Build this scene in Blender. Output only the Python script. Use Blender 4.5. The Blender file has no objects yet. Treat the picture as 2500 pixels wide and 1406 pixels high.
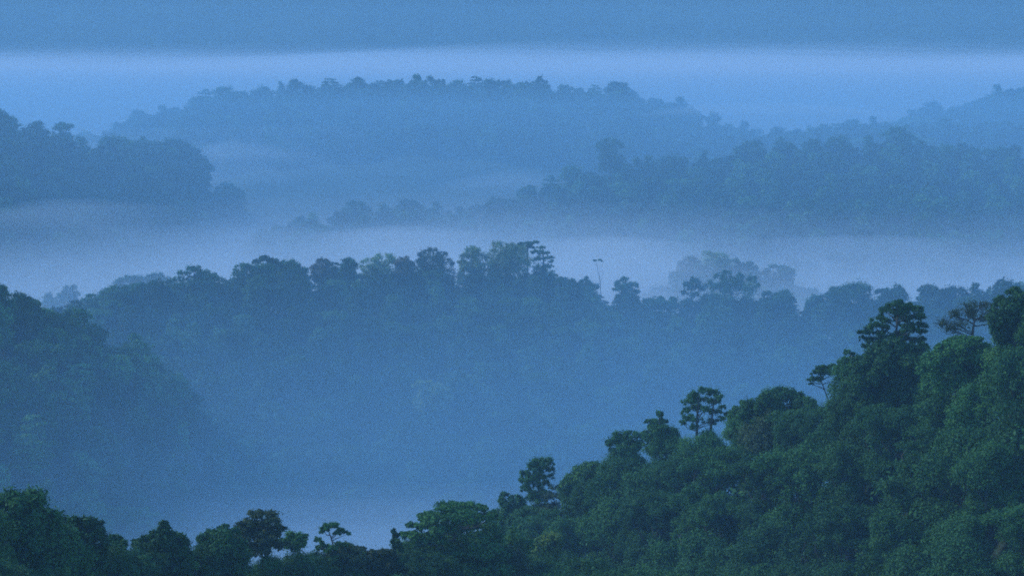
import bpy, math, random
import numpy as np
R_ = math.radians
sc = bpy.context.scene
C = sc.collection
rng = np.random.default_rng(7)
random.seed(7)

# ------------------------------------------------------------------ camera, sky, sun, exposure
FPX, PITCH = 7089.0, R_(5.0)          # focal length in photo pixels (2500 wide), downward tilt
cam_d = bpy.data.cameras.new('camera'); cam = bpy.data.objects.new('camera', cam_d); C.objects.link(cam)
cam.location = (0, 0, 0); cam.rotation_euler = (R_(90) - PITCH, 0, 0)
cam_d.sensor_width = 36.0; cam_d.lens = 36.0 * FPX / 2500.0
cam_d.clip_start = 1.0; cam_d.clip_end = 60000.0
sc.camera = cam
sc.view_settings.view_transform = 'Standard'; sc.view_settings.look = 'None'
sc.view_settings.gamma = 1.0; sc.view_settings.exposure = 0.92

SUN_EL, SUN_AZ = R_(38), R_(-80)     # azimuth from +Y, clockwise seen from above
w = bpy.data.worlds.new('World'); sc.world = w; w.use_nodes = True
nt = w.node_tree; nt.nodes.clear()
sky = nt.nodes.new('ShaderNodeTexSky'); sky.sky_type = 'NISHITA'; sky.sun_disc = False
sky.sun_elevation = SUN_EL; sky.sun_rotation = SUN_AZ
sky.air_density = 0.95; sky.dust_density = 0.0; sky.ozone_density = 10.0
bg = nt.nodes.new('ShaderNodeBackground'); bg.inputs['Strength'].default_value = 0.15
wo = nt.nodes.new('ShaderNodeOutputWorld')
nt.links.new(sky.outputs[0], bg.inputs[0]); nt.links.new(bg.outputs[0], wo.inputs[0])
sl = bpy.data.lights.new('sun', 'SUN'); sun = bpy.data.objects.new('sun', sl); C.objects.link(sun)
sl.energy = 1.5; sl.angle = R_(12); sl.color = (1.0, 0.98, 0.92)
sun.rotation_euler = (R_(90) - SUN_EL, 0, -SUN_AZ + math.pi)
sun.location = (-300, -300, 400)
sc.cycles.use_denoising = False      # the photograph is grainy film: the fine speckle stays
sc.cycles.filter_width = 1.8
sc.cycles.volume_bounces = 2
sc.cycles.max_bounces = 6
sc.cycles.diffuse_bounces = 3
sc.cycles.transparent_max_bounces = 16

def P(px, py, D):
    """world point at ground distance D seen at that place of the photo"""
    dx = (px - 1250.0) / FPX; dy = (703.0 - py) / FPX
    fy = math.cos(PITCH) + dy * math.sin(PITCH); fz = -math.sin(PITCH) + dy * math.cos(PITCH)
    k = D / fy
    return np.array([dx * k, D, fz * k])
def proj(p):
    x, y, z = p
    d = y * math.cos(PITCH) - z * math.sin(PITCH); u = y * math.sin(PITCH) + z * math.cos(PITCH)
    return 1250 + FPX * x / d, 703 - FPX * u / d

# ------------------------------------------------------------------ materials
def mat(name):
    m = bpy.data.materials.new(name); m.use_nodes = True; m.node_tree.nodes.clear()
    return m, m.node_tree.nodes, m.node_tree.links
def leaf_material(name, a, b):
    m, N, L = mat(name)
    out = N.new('ShaderNodeOutputMaterial'); mx = N.new('ShaderNodeMixShader'); mx.inputs[0].default_value = 0.22
    pb = N.new('ShaderNodeBsdfPrincipled'); tr = N.new('ShaderNodeBsdfTranslucent')
    pb.inputs['Roughness'].default_value = 0.62; pb.inputs['Specular IOR Level'].default_value = 0.12
    at = N.new('ShaderNodeAttribute'); at.attribute_name = 'tint'
    oi = N.new('ShaderNodeObjectInfo')
    mc = N.new('ShaderNodeMix'); mc.data_type = 'RGBA'; mc.inputs[6].default_value = (*a, 1); mc.inputs[7].default_value = (*b, 1)
    hs = N.new('ShaderNodeHueSaturation')
    mr = N.new('ShaderNodeMapRange'); mr.inputs[3].default_value = 0.75; mr.inputs[4].default_value = 1.3
    L.new(at.outputs['Fac'], mc.inputs[0]); L.new(oi.outputs['Random'], mr.inputs[0]); L.new(mr.outputs[0], hs.inputs['Value'])
    L.new(mc.outputs[2], hs.inputs['Color']); L.new(hs.outputs[0], pb.inputs['Base Color']); L.new(hs.outputs[0], tr.inputs['Color'])
    L.new(pb.outputs[0], mx.inputs[1]); L.new(tr.outputs[0], mx.inputs[2]); L.new(mx.outputs[0], out.inputs[0])
    return m
LEAF = {
    'dark green':  leaf_material('leaf_dark_green', (0.020, 0.080, 0.022), (0.050, 0.150, 0.038)),
    'mid green':   leaf_material('leaf_mid_green', (0.028, 0.105, 0.026), (0.068, 0.190, 0.044)),
    'light green': leaf_material('leaf_light_green', (0.042, 0.130, 0.030), (0.088, 0.220, 0.050)),
    'olive brown': leaf_material('leaf_olive_brown', (0.040, 0.074, 0.028), (0.084, 0.132, 0.050)),
    'reddish':     leaf_material('leaf_reddish', (0.110, 0.112, 0.060), (0.200, 0.180, 0.100)),
    'bright green': leaf_material('leaf_bright_green', (0.075, 0.14, 0.025), (0.15, 0.24, 0.05)),
    'wood':        leaf_material('leaf_mixed_wood', (0.012, 0.055, 0.014), (0.110, 0.260, 0.070)),
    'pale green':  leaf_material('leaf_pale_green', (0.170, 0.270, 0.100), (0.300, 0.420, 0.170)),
}
def bark_material(name, a, b):
    m, N, L = mat(name)
    out = N.new('ShaderNodeOutputMaterial'); pb = N.new('ShaderNodeBsdfPrincipled'); pb.inputs['Roughness'].default_value = 0.85
    tc = N.new('ShaderNodeTexCoord'); nz = N.new('ShaderNodeTexNoise'); nz.inputs['Scale'].default_value = 1.4; nz.inputs['Detail'].default_value = 5
    mc = N.new('ShaderNodeMix'); mc.data_type = 'RGBA'; mc.inputs[6].default_value = (*a, 1); mc.inputs[7].default_value = (*b, 1)
    L.new(tc.outputs['Object'], nz.inputs['Vector']); L.new(nz.outputs['Fac'], mc.inputs[0]); L.new(mc.outputs[2], pb.inputs['Base Color'])
    L.new(pb.outputs[0], out.inputs[0]); return m
BARK = bark_material('bark_grey_brown', (0.028, 0.028, 0.022), (0.075, 0.072, 0.058))
BARK_PALE = bark_material('bark_pale', (0.30, 0.29, 0.26), (0.48, 0.46, 0.42))
def ground_material():
    m, N, L = mat('forest_floor')
    out = N.new('ShaderNodeOutputMaterial'); pb = N.new('ShaderNodeBsdfPrincipled'); pb.inputs['Roughness'].default_value = 0.95
    tc = N.new('ShaderNodeTexCoord'); nz = N.new('ShaderNodeTexNoise'); nz.inputs['Scale'].default_value = 0.03; nz.inputs['Detail'].default_value = 10
    cr = N.new('ShaderNodeValToRGB'); cr.color_ramp.elements[0].position = 0.35; cr.color_ramp.elements[1].position = 0.7
    cr.color_ramp.elements[0].color = (0.014, 0.032, 0.016, 1); cr.color_ramp.elements[1].color = (0.035, 0.065, 0.03, 1)
    L.new(tc.outputs['Object'], nz.inputs['Vector']); L.new(nz.outputs['Fac'], cr.inputs[0]); L.new(cr.outputs[0], pb.inputs['Base Color'])
    L.new(pb.outputs[0], out.inputs[0]); return m
GROUND = ground_material()
def air(name, col, dens, aniso=0.0):
    m, N, L = mat(name)
    out = N.new('ShaderNodeOutputMaterial'); v = N.new('ShaderNodeVolumePrincipled')
    v.inputs['Color'].default_value = (*col, 1); v.inputs['Density'].default_value = dens; v.inputs['Anisotropy'].default_value = aniso
    L.new(v.outputs[0], out.inputs['Volume']); return m

# ------------------------------------------------------------------ mesh helpers
def mesh_from(name, V, F4, tint=None, smooth=False, F3=None):
    """V (n,3); F4 (m,4) quads"""
    me = bpy.data.meshes.new(name)
    V = np.asarray(V, np.float32); F4 = np.asarray(F4, np.int32)
    me.vertices.add(len(V)); me.vertices.foreach_set('co', V.ravel())
    me.loops.add(F4.size); me.loops.foreach_set('vertex_index', F4.ravel())
    me.polygons.add(len(F4)); me.polygons.foreach_set('loop_start', np.arange(0, F4.size, 4, dtype=np.int32))
    me.update(calc_edges=True)
    if smooth: me.polygons.foreach_set('use_smooth', np.ones(len(F4), bool))
    if tint is not None:
        a = me.attributes.new('tint', 'FLOAT', 'FACE'); a.data.foreach_set('value', np.asarray(tint, np.float32))
    return me
def link(name, me, m, parent=None):
    o = bpy.data.objects.new(name, me); C.objects.link(o)
    if m is not None:
        if not me.materials: me.materials.append(m)
        if me.materials[0] is not m:
            o.material_slots[0].link = 'OBJECT'; o.material_slots[0].material = m
    if parent is not None: o.parent = parent
    return o
def tag(o, label=None, cat=None, group=None, kind=None):
    if label: o['label'] = label
    if cat: o['category'] = cat
    if group: o['group'] = group
    if kind: o['kind'] = kind
    return o
def unit(v): return v / np.maximum(np.linalg.norm(v, axis=-1, keepdims=True), 1e-9)

def leaves_at(cen, nor, size, g):
    n = len(cen)
    t = unit(np.cross(nor, g.normal(size=(n, 3)))); b = np.cross(nor, t)
    s = (size * g.uniform(0.6, 1.45, n))[:, None]
    el = g.uniform(1.0, 1.5, n)[:, None]
    V = np.empty((n, 4, 3))
    V[:, 0] = cen + t * s * 0.62 * el - nor * s * 0.12; V[:, 1] = cen + b * s * 0.42
    V[:, 2] = cen - t * s * 0.62 * el - nor * s * 0.12; V[:, 3] = cen - b * s * 0.42
    return V
def crown_arrays(lobes, n, size, g, up=0.25, flat=1.0, sub=9, gap=0.0, subr=(0.34, 0.52)):
    """leaf faces gathered on small clumps that sit on the crown's lobes"""
    lobes = np.asarray(lobes, float)
    if lobes.shape[1] == 4: lobes = np.hstack([lobes, lobes[:, 3:4], lobes[:, 3:4] * 0.8])
    SC, SR, ST = [], [], []
    for cx, cy, cz, rx, ry, rz in lobes:
        d = unit(g.normal(size=(sub, 3))); d[:, 2] = np.where(d[:, 2] < -0.35, -d[:, 2], d[:, 2])
        k = g.uniform(0.62, 0.95 + (0.4 if gap > 0.05 else 0), (sub, 1))
        SC.append(np.array([cx, cy, cz]) + d * k * np.array([rx, ry, rz]))
        r = g.uniform(*subr, sub) * (rx * ry * rz) ** (1 / 3)
        SR.append(r); ST.append(g.uniform(0, 1, sub))
    SC = np.vstack(SC); SR = np.concatenate(SR); ST = np.concatenate(ST)
    if gap > 0:
        keep = g.uniform(size=len(SC)) > gap; SC, SR, ST = SC[keep], SR[keep], ST[keep]
    w_ = SR ** 2; idx = g.choice(len(SC), n, p=w_ / w_.sum())
    d = unit(g.normal(size=(n, 3)) + np.array([0, 0, up]))
    q = g.uniform(size=n)
    rad = SR[idx] * np.where(q < 0.58, g.uniform(0.72, 1.12, n), np.where(q < (0.74 if gap > 0.05 else 0.82), g.uniform(0.15, 0.8, n), g.uniform(1.05, 1.55 + (0.5 if gap > 0.05 else 0), n)))
    rad = rad * (1 + 0.30 * np.sin(d[:, 0] * 6 + idx * 1.7) * np.cos(d[:, 1] * 5 + d[:, 2] * 4 + idx))
    an = g.uniform(0.75, 1.3, (len(SR), 3)) * np.array([1, 1, flat])
    cen = SC[idx] + d * rad[:, None] * an[idx]
    nor = unit(d * 0.8 + g.normal(size=(n, 3)) * 0.55 + np.array([0, 0, 0.45]))
    V = leaves_at(cen, nor, size, g)
    tint = np.clip(ST[idx] * 0.55 + g.uniform(0, 0.55, n), 0, 1)
    return V, tint
def quads(V): return V.reshape(-1, 3), np.arange(len(V) * 4).reshape(-1, 4)

def tube(path, radii, sides=6):
    path = np.asarray(path, float); n = len(path); V = []; F = []
    for i in range(n):
        t = path[min(i + 1, n - 1)] - path[max(i - 1, 0)]; t = t / max(np.linalg.norm(t), 1e-9)
        a = np.cross(t, [0.31, 0.95, 0.05]); a /= max(np.linalg.norm(a), 1e-9); b = np.cross(t, a)
        for k in range(sides):
            an = 2 * math.pi * k / sides; V.append(path[i] + radii[i] * (math.cos(an) * a + math.sin(an) * b))
    for i in range(n - 1):
        for k in range(sides):
            F.append((i * sides + k, i * sides + (k + 1) % sides, (i + 1) * sides + (k + 1) % sides, (i + 1) * sides + k))
    return np.array(V), np.array(F)
class Wood:
    def __init__(s): s.V = []; s.F = []; s.n = 0
    def add(s, path, radii, sides=6):
        V, F = tube(path, radii, sides); s.V.append(V); s.F.append(F + s.n); s.n += len(V)
    def limb(s, a, b, r0, r1, g, bend=0.12, sides=5, k=6):
        a = np.asarray(a, float); b = np.asarray(b, float); L = np.linalg.norm(b - a)
        t = np.linspace(0, 1, k)[:, None]; off = g.normal(size=3) * bend * L
        p = a + (b - a) * t + np.sin(t * math.pi) * off + np.array([0, 0, -0.06 * L]) * np.sin(t * math.pi)
        p[1:-1] += g.normal(size=(k - 2, 3)) * 0.02 * L
        s.add(p, np.linspace(r0, r1, k), sides); return p
    def arrays(s): return np.vstack(s.V), np.vstack(s.F)

# ------------------------------------------------------------------ the land: ridges from their crest lines
def H(seed):
    g = np.random.default_rng(seed); ph = g.uniform(0, 6.28, (6, 3)); fr = g.uniform(0.5, 1.6, (6, 2))
    return lambda x, y, s: sum(np.sin(x / s * fr[i, 0] * (1 + i * .6) + ph[i, 0]) * np.cos(y / s * fr[i, 1] * (1 + i * .6) + ph[i, 1]) / (1 + i) for i in range(6)) / 2
hn = H(3)
class Ridge:
    def __init__(s, D, line, drop, front, back, flatten=8.0):
        """D: distance of the crest, a number or list of (px, D); line: canopy skyline in photo pixels; drop: canopy height there"""
        pts = []
        for px, py in line:
            d = D if np.isscalar(D) else float(np.interp(px, [a for a, _ in D], [b for _, b in D]))
            p = P(px, py, d); pts.append((p[0], d, p[2] - drop))
        pts = np.array(pts); s.xs, s.ys, s.zs = pts[:, 0], pts[:, 1], pts[:, 2]; s.front, s.back, s.drop, s.fl = front, back, drop, flatten
        s.D = D; s.line = line
    def yc(s, x): return np.interp(x, s.xs, s.ys)
    def zc(s, x):
        z = np.interp(x, s.xs, s.zs)
        z = z - 0.30 * np.maximum(0, s.xs[0] - x) * s.endl - 0.30 * np.maximum(0, x - s.xs[-1]) * s.endr
        return z
    endl = endr = 0.0
    def h(s, x, y):
        d = y - s.yc(x); k = np.where(d < 0, s.front, s.back)
        return s.zc(x) - k * (np.sqrt(d * d + s.fl ** 2) - s.fl)
    def dist(s, px): return s.D if np.isscalar(s.D) else float(np.interp(px, [a for a, _ in s.D], [b for _, b in s.D]))
    def sky(s, px): return float(np.interp(px, [a for a, _ in s.line], [b for _, b in s.line]))

RN1 = Ridge([(-300, 330), (200, 360), (700, 400), (1250, 430), (2800, 300)],
            [(-300, 1180), (0, 1225), (80, 1235), (150, 1295), (240, 1312), (320, 1330), (420, 1322), (560, 1332), (640, 1356), (700, 1352), (800, 1352), (960, 1355), (1020, 1330), (1200, 1330), (1300, 1365), (1500, 1390), (2000, 1420), (2800, 1430)], 19, 0.30, 0.55)
RN2 = Ridge([(900, 640), (1230, 610), (1500, 590), (1800, 550), (2100, 510), (2500, 460), (2900, 430)],
            [(900, 1560), (1100, 1390), (1230, 1245), (1340, 1190), (1450, 1140), (1530, 1095), (1620, 1060), (1710, 1050), (1790, 1010), (1850, 985), (1960, 985), (2000, 985), (2060, 905), (2110, 870), (2200, 835), (2270, 865), (2330, 850), (2400, 825), (2450, 795), (2500, 765), (2900, 640)], 19, 0.33, 0.6)
RL1 = Ridge([(-500, 920), (0, 970), (700, 1050)],
            [(-500, 560), (-100, 665), (0, 705), (100, 760), (200, 785), (270, 850), (370, 870), (430, 930), (560, 1040), (700, 1140), (900, 1290), (1200, 1500)], 20, 0.28, 0.35)
RM = Ridge([(-300, 1150), (200, 1200), (1100, 1320), (1500, 1330), (2700, 1250)],
           [(-400, 783), (100, 758), (180, 743), (250, 711), (330, 695), (430, 683), (560, 683), (640, 655), (750, 663), (850, 673), (950, 673), (1060, 673), (1200, 663), (1320, 663), (1370, 683), (1450, 698), (1510, 733), (1600, 738), (1690, 743), (1750, 718), (1850, 723), (1960, 748), (2050, 718), (2150, 713), (2250, 728), (2350, 718), (2500, 698), (2900, 683)], 21, 0.21, 0.25)
RM2 = Ridge(1560, [(1400, 800), (1560, 720), (1650, 672), (1760, 640), (1850, 662), (1940, 676), (2050, 705), (2200, 715), (2500, 710), (2900, 700)], 22, 0.25, 0.3)
RM3 = Ridge(1480, [(-300, 720), (200, 715), (280, 695), (350, 690), (420, 700), (520, 740), (700, 800)], 22, 0.25, 0.3)
RR = Ridge([(500, 1900), (1250, 1950), (2700, 2050)],
           [(500, 620), (620, 560), (700, 530), (850, 503), (1000, 498), (1120, 507), (1180, 484), (1260, 480), (1330, 450), (1400, 422), (1460, 415), (1530, 400), (1600, 400), (1700, 392), (1780, 372), (1850, 358), (1900, 355), (2000, 345), (2080, 355), (2180, 340), (2260, 355), (2350, 368), (2500, 365), (2900, 340)], 22, 0.22, 0.3)
RL2 = Ridge([(-300, 1850), (500, 2050)], [(-400, 200), (-100, 255), (0, 285), (90, 310), (150, 322), (230, 350), (290, 342), (350, 352), (430, 345), (485, 372), (540, 430), (650, 510), (800, 570), (950, 640)], 22, 0.24, 0.3)
RT = Ridge(2600, [(-300, 420), (150, 340), (280, 312), (330, 290), (400, 270), (460, 262), (500, 230), (560, 222), (650, 222), (720, 207), (760, 213), (830, 205), (870, 205), (950, 207), (1040, 196), (1100, 205), (1180, 198), (1240, 203), (1320, 203), (1400, 217), (1500, 210), (1540, 228), (1600, 250), (1660, 255), (1750, 287), (1850, 318), (1950, 360)], 22, 0.12, 0.2)
RR2 = Ridge(2450, [(1500, 420), (1650, 335), (1800, 312), (1900, 314), (2050, 304), (2130, 297), (2200, 300), (2300, 294), (2400, 304), (2500, 298), (2900, 270)], 22, 0.2, 0.3)
RR3 = Ridge(2760, [(2150, 300), (2240, 266), (2300, 262), (2380, 248), (2430, 228), (2500, 218), (2900, 170)], 22, 0.2, 0.25)
RMT = Ridge(4800, [(-1800, -190), (-600, -160), (200, -120), (900, -150), (1500, -90), (2200, -170), (3200, -240), (4400, -200)], 0, 0.42, 0.2, 300)
for r in (RT, RL2, RM2, RM3, RR3, RR2, RR): r.endl = r.endr = 1.0
RIDGES = [RN1, RN2, RL1, RM, RM2, RM3, RR, RL2, RT, RR2, RR3, RMT]
def ground_z(x, y):
    x = np.asarray(x, float); y = np.asarray(y, float)
    floor = -192.0 + 6 * hn(x, y, 140) + np.clip((y - 2800) / 4000, 0, 1) * 95
    z = np.maximum(floor, -14 - 0.75 * np.maximum(y, 0) - 0.2 * np.abs(x))
    for r in RIDGES:
        z = np.maximum(z, r.h(x, y))
    return z + 1.2 * hn(x + 500, y, 31) + np.clip((y - 700) / 200, 0, 1) * 5.5 * hn(x - 300, y + 90, 58)

def build_ground():
    ys = np.concatenate([np.linspace(-400, 240, 14), np.geomspace(250, 5200, 330), np.geomspace(5300, 26000, 60)])
    us = np.linspace(-1, 1, 321); us = np.sign(us) * (0.32 * np.abs(us) + 0.68 * np.abs(us) ** 3)
    half = np.maximum(600, 0.62 * ys + 260)
    X = us[None, :] * half[:, None]; Y = np.repeat(ys[:, None], len(us), 1); Z = ground_z(X, Y)
    V = np.stack([X, Y, Z], -1).reshape(-1, 3); n, m = X.shape
    i = np.arange(n - 1)[:, None] * m + np.arange(m - 1)[None, :]
    F = np.stack([i, i + 1, i + 1 + m, i + m], -1).reshape(-1, 4)
    o = link('ground', mesh_from('ground', V, F, smooth=True), GROUND); tag(o, kind='structure'); return o
build_ground()

# ------------------------------------------------------------------ generic trees (metres: crown about 14 wide, top at 24)
def lobes_of(kind, g):
    L = []
    def put(x, y, z, r, ry=None, rz=None): L.append((x, y, z, r, ry or r, rz or r * 0.8))
    if kind == 'rounded':
        put(0, 0, 17.8, 4.6, 4.6, 4.4)
        for i in range(9):
            a = i / 9 * 6.283 + g.uniform(-.3, .3); q = g.uniform(3.2, 4.6); put(q * math.cos(a), q * math.sin(a), 16 + g.uniform(-1.8, 2.6), g.uniform(2.2, 3.0))
        for i in range(4): a = g.uniform(0, 6.28); put(2 * math.cos(a), 2 * math.sin(a), 20.5 + g.uniform(-.5, .8), 2.2)
    elif kind == 'broad':
        for i in range(12):
            a = i / 12 * 6.283 * 1.618 * 3; q = 6.0 * math.sqrt((i + .3) / 12); put(q * math.cos(a), q * math.sin(a), 21.4 - 0.075 * q * q + g.uniform(-.8, .8), g.uniform(2.0, 2.8), None, 1.5)
        for i in range(6): a = g.uniform(0, 6.28); q = g.uniform(1, 4); put(q * math.cos(a), q * math.sin(a), 17.2 + g.uniform(-1, 1), 2.3)
    elif kind == 'ragged':
        for i in range(11):
            a = g.uniform(0, 6.28); z = g.uniform(11.5, 22); q = g.uniform(.8, 5.4) * math.sqrt(max(.15, 1 - abs(z - 16) / 7.5)); put(q * math.cos(a), q * math.sin(a), z, g.uniform(1.5, 2.7))
        put(0, 0, 17, 3.2)
    elif kind == 'narrow':
        for i in range(12):
            z = 9.5 + 12.5 * i / 11; q = 3.6 * math.sin(math.pi * (0.22 + 0.68 * i / 11)) * g.uniform(.4, 1); a = g.uniform(0, 6.28); put(q * math.cos(a), q * math.sin(a), z, g.uniform(1.7, 2.6))
        put(0, 0, 15, 3.4, 3.4, 5)
    elif kind == 'layered':
        for k, z in enumerate((11.5, 14.5, 17.2, 19.8, 22.0)):
            R = (6.4, 6.6, 5.8, 4.4, 2.4)[k]; m = (7, 7, 6, 5, 2)[k]
            for i in range(m):
                a = i / m * 6.283 + g.uniform(0, 1) + k; q = R * g.uniform(.5, .85); put(q * math.cos(a), q * math.sin(a), z + g.uniform(-.5, .5), g.uniform(1.8, 2.6), None, 0.85)
    return L
KINDS = ['rounded', 'broad', 'ragged', 'narrow', 'layered']
WORD = {'rounded': 'round-crowned', 'broad': 'spreading', 'ragged': 'uneven-crowned', 'narrow': 'narrow-crowned', 'layered': 'tiered'}
def make_variant(kind, seed, n, size, wood=True):
    g = np.random.default_rng(seed); L = lobes_of(kind, g)
    for i in range(9):          # lower boughs that close the canopy
        a = g.uniform(0, 6.28); q = g.uniform(1.5, 4.4); L.append((q * math.cos(a), q * math.sin(a), g.uniform(8.0, 14.0), 2.5, 2.5, 2.6))
    V, t = crown_arrays(L, n, size, g, up=0.35, flat=0.8 if kind in ('broad', 'layered') else 1.0, sub=9)
    W = Wood(); lean = g.normal(size=2) * 0.6
    top = np.array([lean[0], lean[1], 17.0]); W.add([(0, 0, -9), (0, 0, 0), (lean[0] * .3, lean[1] * .3, 8), top], [0.55, 0.45, 0.33, 0.16], 7 if wood else 4)
    if wood:
        for l in L:
            z0 = max(6, l[2] - 5 - 0.4 * math.hypot(l[0], l[1])); W.limb((lean[0] * z0 / 17, lean[1] * z0 / 17, z0), l[:3], 0.17, 0.05, g)
    return V, t, W.arrays()
LIB = {}
for ki, k in enumerate(KINDS):
    for s in range(3):
        V, t, W = make_variant(k, 100 + ki * 10 + s, 34000, 0.235)
        LIB[('near', k, s)] = (mesh_from('crown_near', *quads(V), tint=t), mesh_from('trunk_near', *W, smooth=True))
    for s in range(2):
        V, t, W = make_variant(k, 200 + ki * 10 + s, 4200, 0.60)
        LIB[('mid', k, s)] = (mesh_from('crown_mid', *quads(V), tint=t), mesh_from('trunk_mid', *W, smooth=True))
        V, t, W = make_variant(k, 300 + ki * 10 + s, 1500, 1.05, False)
        LIB[('far', k, s)] = (mesh_from('crown_far', *quads(V), tint=t), mesh_from('trunk_far', *W, smooth=True))

TREES = []            # things placed by the generic builder: (root, px, py, colour, kind, zone)
def place_tree(lod, kind, s, x, y, ztop, width, colour, zone, rot=None, zs=1.0, label=None, group=None):
    cm, tm = LIB[(lod, kind, s)]
    k = width / {'rounded': 14.0, 'broad': 16.0, 'ragged': 12.5, 'narrow': 9.5, 'layered': 15.5}[kind]
    root = bpy.data.objects.new('tree', None); C.objects.link(root)
    root.location = (x, y, ztop - 23.6 * k * zs); root.scale = (k, k * random.uniform(.9, 1.1), k * zs)
    root.rotation_euler = (0, 0, random.uniform(0, 6.28) if rot is None else rot)
    root.empty_display_size = 2
    link('trunk', tm, BARK, root); link('crown', cm, LEAF[colour], root)
    px, py = proj((x, y, ztop - width * .3))
    tag(root, label, 'tree', group)
    TREES.append((root, px, py, colour, kind, zone, label is not None))
    return root

# ------------------------------------------------------------------ single trees of the skylines: own crown shapes
HEROES = []
def hero(label, D, lobes, trunk, colour='dark green', n=9000, size=0.38, depth=0.7, gap=0.0, bark=None, sub=9, flat=1.0, subr=(0.34, 0.52), twigs=0, tr=0.42, group=None, seed=None, zone='near', up=0.3, wood_r=0.16, skirt=True, trunk2=None):
    """lobes: (px, py, radius px[, vertical radius px]) where the photo shows foliage; trunk: list of (px, py) from foot to top"""
    g = np.random.default_rng(seed if seed is not None else sum(map(ord, label)))
    if zone == 'near': n = int(n * 1.45); size *= 0.78
    if gap > 0.05: sub = 13; subr = (0.24, 0.44)
    m = D / FPX
    T = [P(px, py, D) for px, py in trunk]
    base = np.array([T[0][0], D, float(ground_z(T[0][0], D))])
    if base[2] > T[0][2] - 1: base[2] = T[0][2] - 1.0
    T = [base] + T
    loc = []
    xs = [l[0] for l in lobes]; half = max((max(xs) - min(xs)) / 2 * m, 2.0)
    for i, l in enumerate(lobes):
        r = l[2] * m; p = P(l[0], l[1], D)
        off = g.uniform(-1, 1) * half * depth * math.sqrt(max(0.05, 1 - ((l[0] - sum(xs) / len(xs)) * m / (half + 1e-6)) ** 2 * .7))
        p = P(l[0], l[1], D + off)
        loc.append((*(p - base), r, r, (l[3] * m if len(l) > 3 else r * 0.8)))
    V, t = crown_arrays(loc, n, size, g, up=up, flat=flat, gap=gap, sub=sub, subr=subr)
    if skirt:                     # boughs under the open top that run down into the canopy
        xa, xb = min(l[0] - l[2] * .6 for l in lobes), max(l[0] + l[2] * .6 for l in lobes); yb = max(l[1] + (l[3] if len(l) > 3 else l[2]) * .3 for l in lobes)
        r = max(14.0 if zone == 'near' else 9.0, (xb - xa) / 6); sk = []
        for row in range(3):
            for px in np.linspace(xa + r * .6, xb - r * .6, max(2, int((xb - xa) / r / .9))):
                p = P(px + g.uniform(-4, 4), yb + r * (.3 + row * 1.1), D + g.uniform(-.7, .7) * half); sk.append((*(p - base), r * m, r * m, r * m * 1.1))
        V2, t2 = crown_arrays(sk, int(n * .75), size, g, up=.3); V = np.concatenate([V, V2]); t = np.concatenate([t, t2])
    W = Wood(); Tl = [q - base for q in T]
    W.add([Tl[0] - np.array([0, 0, 3])] + Tl, [tr * 1.15] + list(np.linspace(tr, tr * .35, len(Tl))), 7)
    if trunk2:
        q = [P(a, b, D) - base for a, b in trunk2]; W.add([np.array([q[0][0], 0, -3.0])] + q, [tr * 1.1] + list(np.linspace(tr * .9, tr * .3, len(q))), 7)
    Tl = np.array(Tl); dens = np.vstack([Tl[i] + (Tl[i + 1] - Tl[i]) * u for i in range(len(Tl) - 1) for u in np.linspace(0, 1, 8)])
    for l in loc:
        c = np.array(l[:3]); cand = dens[dens[:, 2] < c[2] - 0.25 * np.linalg.norm(c[:2] - dens[-1][:2]) - .3]
        a = cand[np.argmin(np.linalg.norm(cand - c, axis=1) + 0.0)] if len(cand) else dens[len(dens) // 2]
        W.limb(a, c, wood_r, wood_r * .3, g)
        for _ in range(twigs):
            e = c + unit(g.normal(size=3) + np.array([0, 0, .5])) * l[3] * g.uniform(.7, 1.15); W.limb(a + (c - a) * g.uniform(.5, 1), e, wood_r * .35, wood_r * .12, g, sides=4, k=4)
    root = bpy.data.objects.new('tree', None); C.objects.link(root); root.location = base; root.empty_display_size = 2
    link('trunk', mesh_from('trunk', *W.arrays(), smooth=True), bark or BARK, root)
    link('crown', mesh_from('crown', *quads(V), tint=t), LEAF[colour], root)
    tag(root, label, 'tree', group); HEROES.append((root, label, zone))
    return root
NEAR = 'trees on the near slope'; MIDG = 'trees along the middle ridge'; FARG = 'trees on the misty back ridges'

def T_(px, *ys): return [(px, y) for y in ys]
DN1 = RN1.dist; DN2 = RN2.dist
hero('dark bushy tree in the lower left corner of the near slope', DN1(60), [(20,1243,48,34),(72,1236,40,32),(108,1275,34,30),(137,1262,15,14),(50,1300,62,44),(0,1325,60,45),(110,1330,45,40),(-35,1260,45,45)], T_(40,1400,1330,1280), n=20000, group=NEAR)
hero('ragged dark tree with small gaps, just behind the dark corner tree', DN1(210), [(163,1283,16,14),(192,1279,24,12),(236,1280,13,9),(200,1308,36,18),(240,1316,24,20),(180,1335,40,25)], T_(205,1390,1340,1300), n=9000, gap=.12, group=NEAR)
hero('small dark tuft of a tree between the ragged and the pointed tree', DN1(285), [(284,1318,15,9),(298,1326,14,8),(275,1330,16,10)], T_(285,1400,1345,1325), n=2500, group=NEAR)
hero('dark tree with a pointed top in front of the pale low mist', DN1(400), [(400,1277,9,11),(399,1292,14,12),(380,1308,16,10),(352,1316,14,8),(416,1306,14,10),(440,1316,14,10),(395,1322,38,18),(452,1326,14,10),(336,1326,14,9),(400,1348,58,26)], T_(400,1400,1340,1282), n=11000, group=NEAR)
hero('dark lumpy tree left of the umbrella-shaped tree', DN1(540), [(546,1292,15,10),(572,1297,9,9),(524,1308,20,12),(498,1322,18,13),(552,1318,32,18),(586,1330,18,14),(535,1345,52,24)], T_(540,1400,1350,1305), n=10000, group=NEAR)
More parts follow.
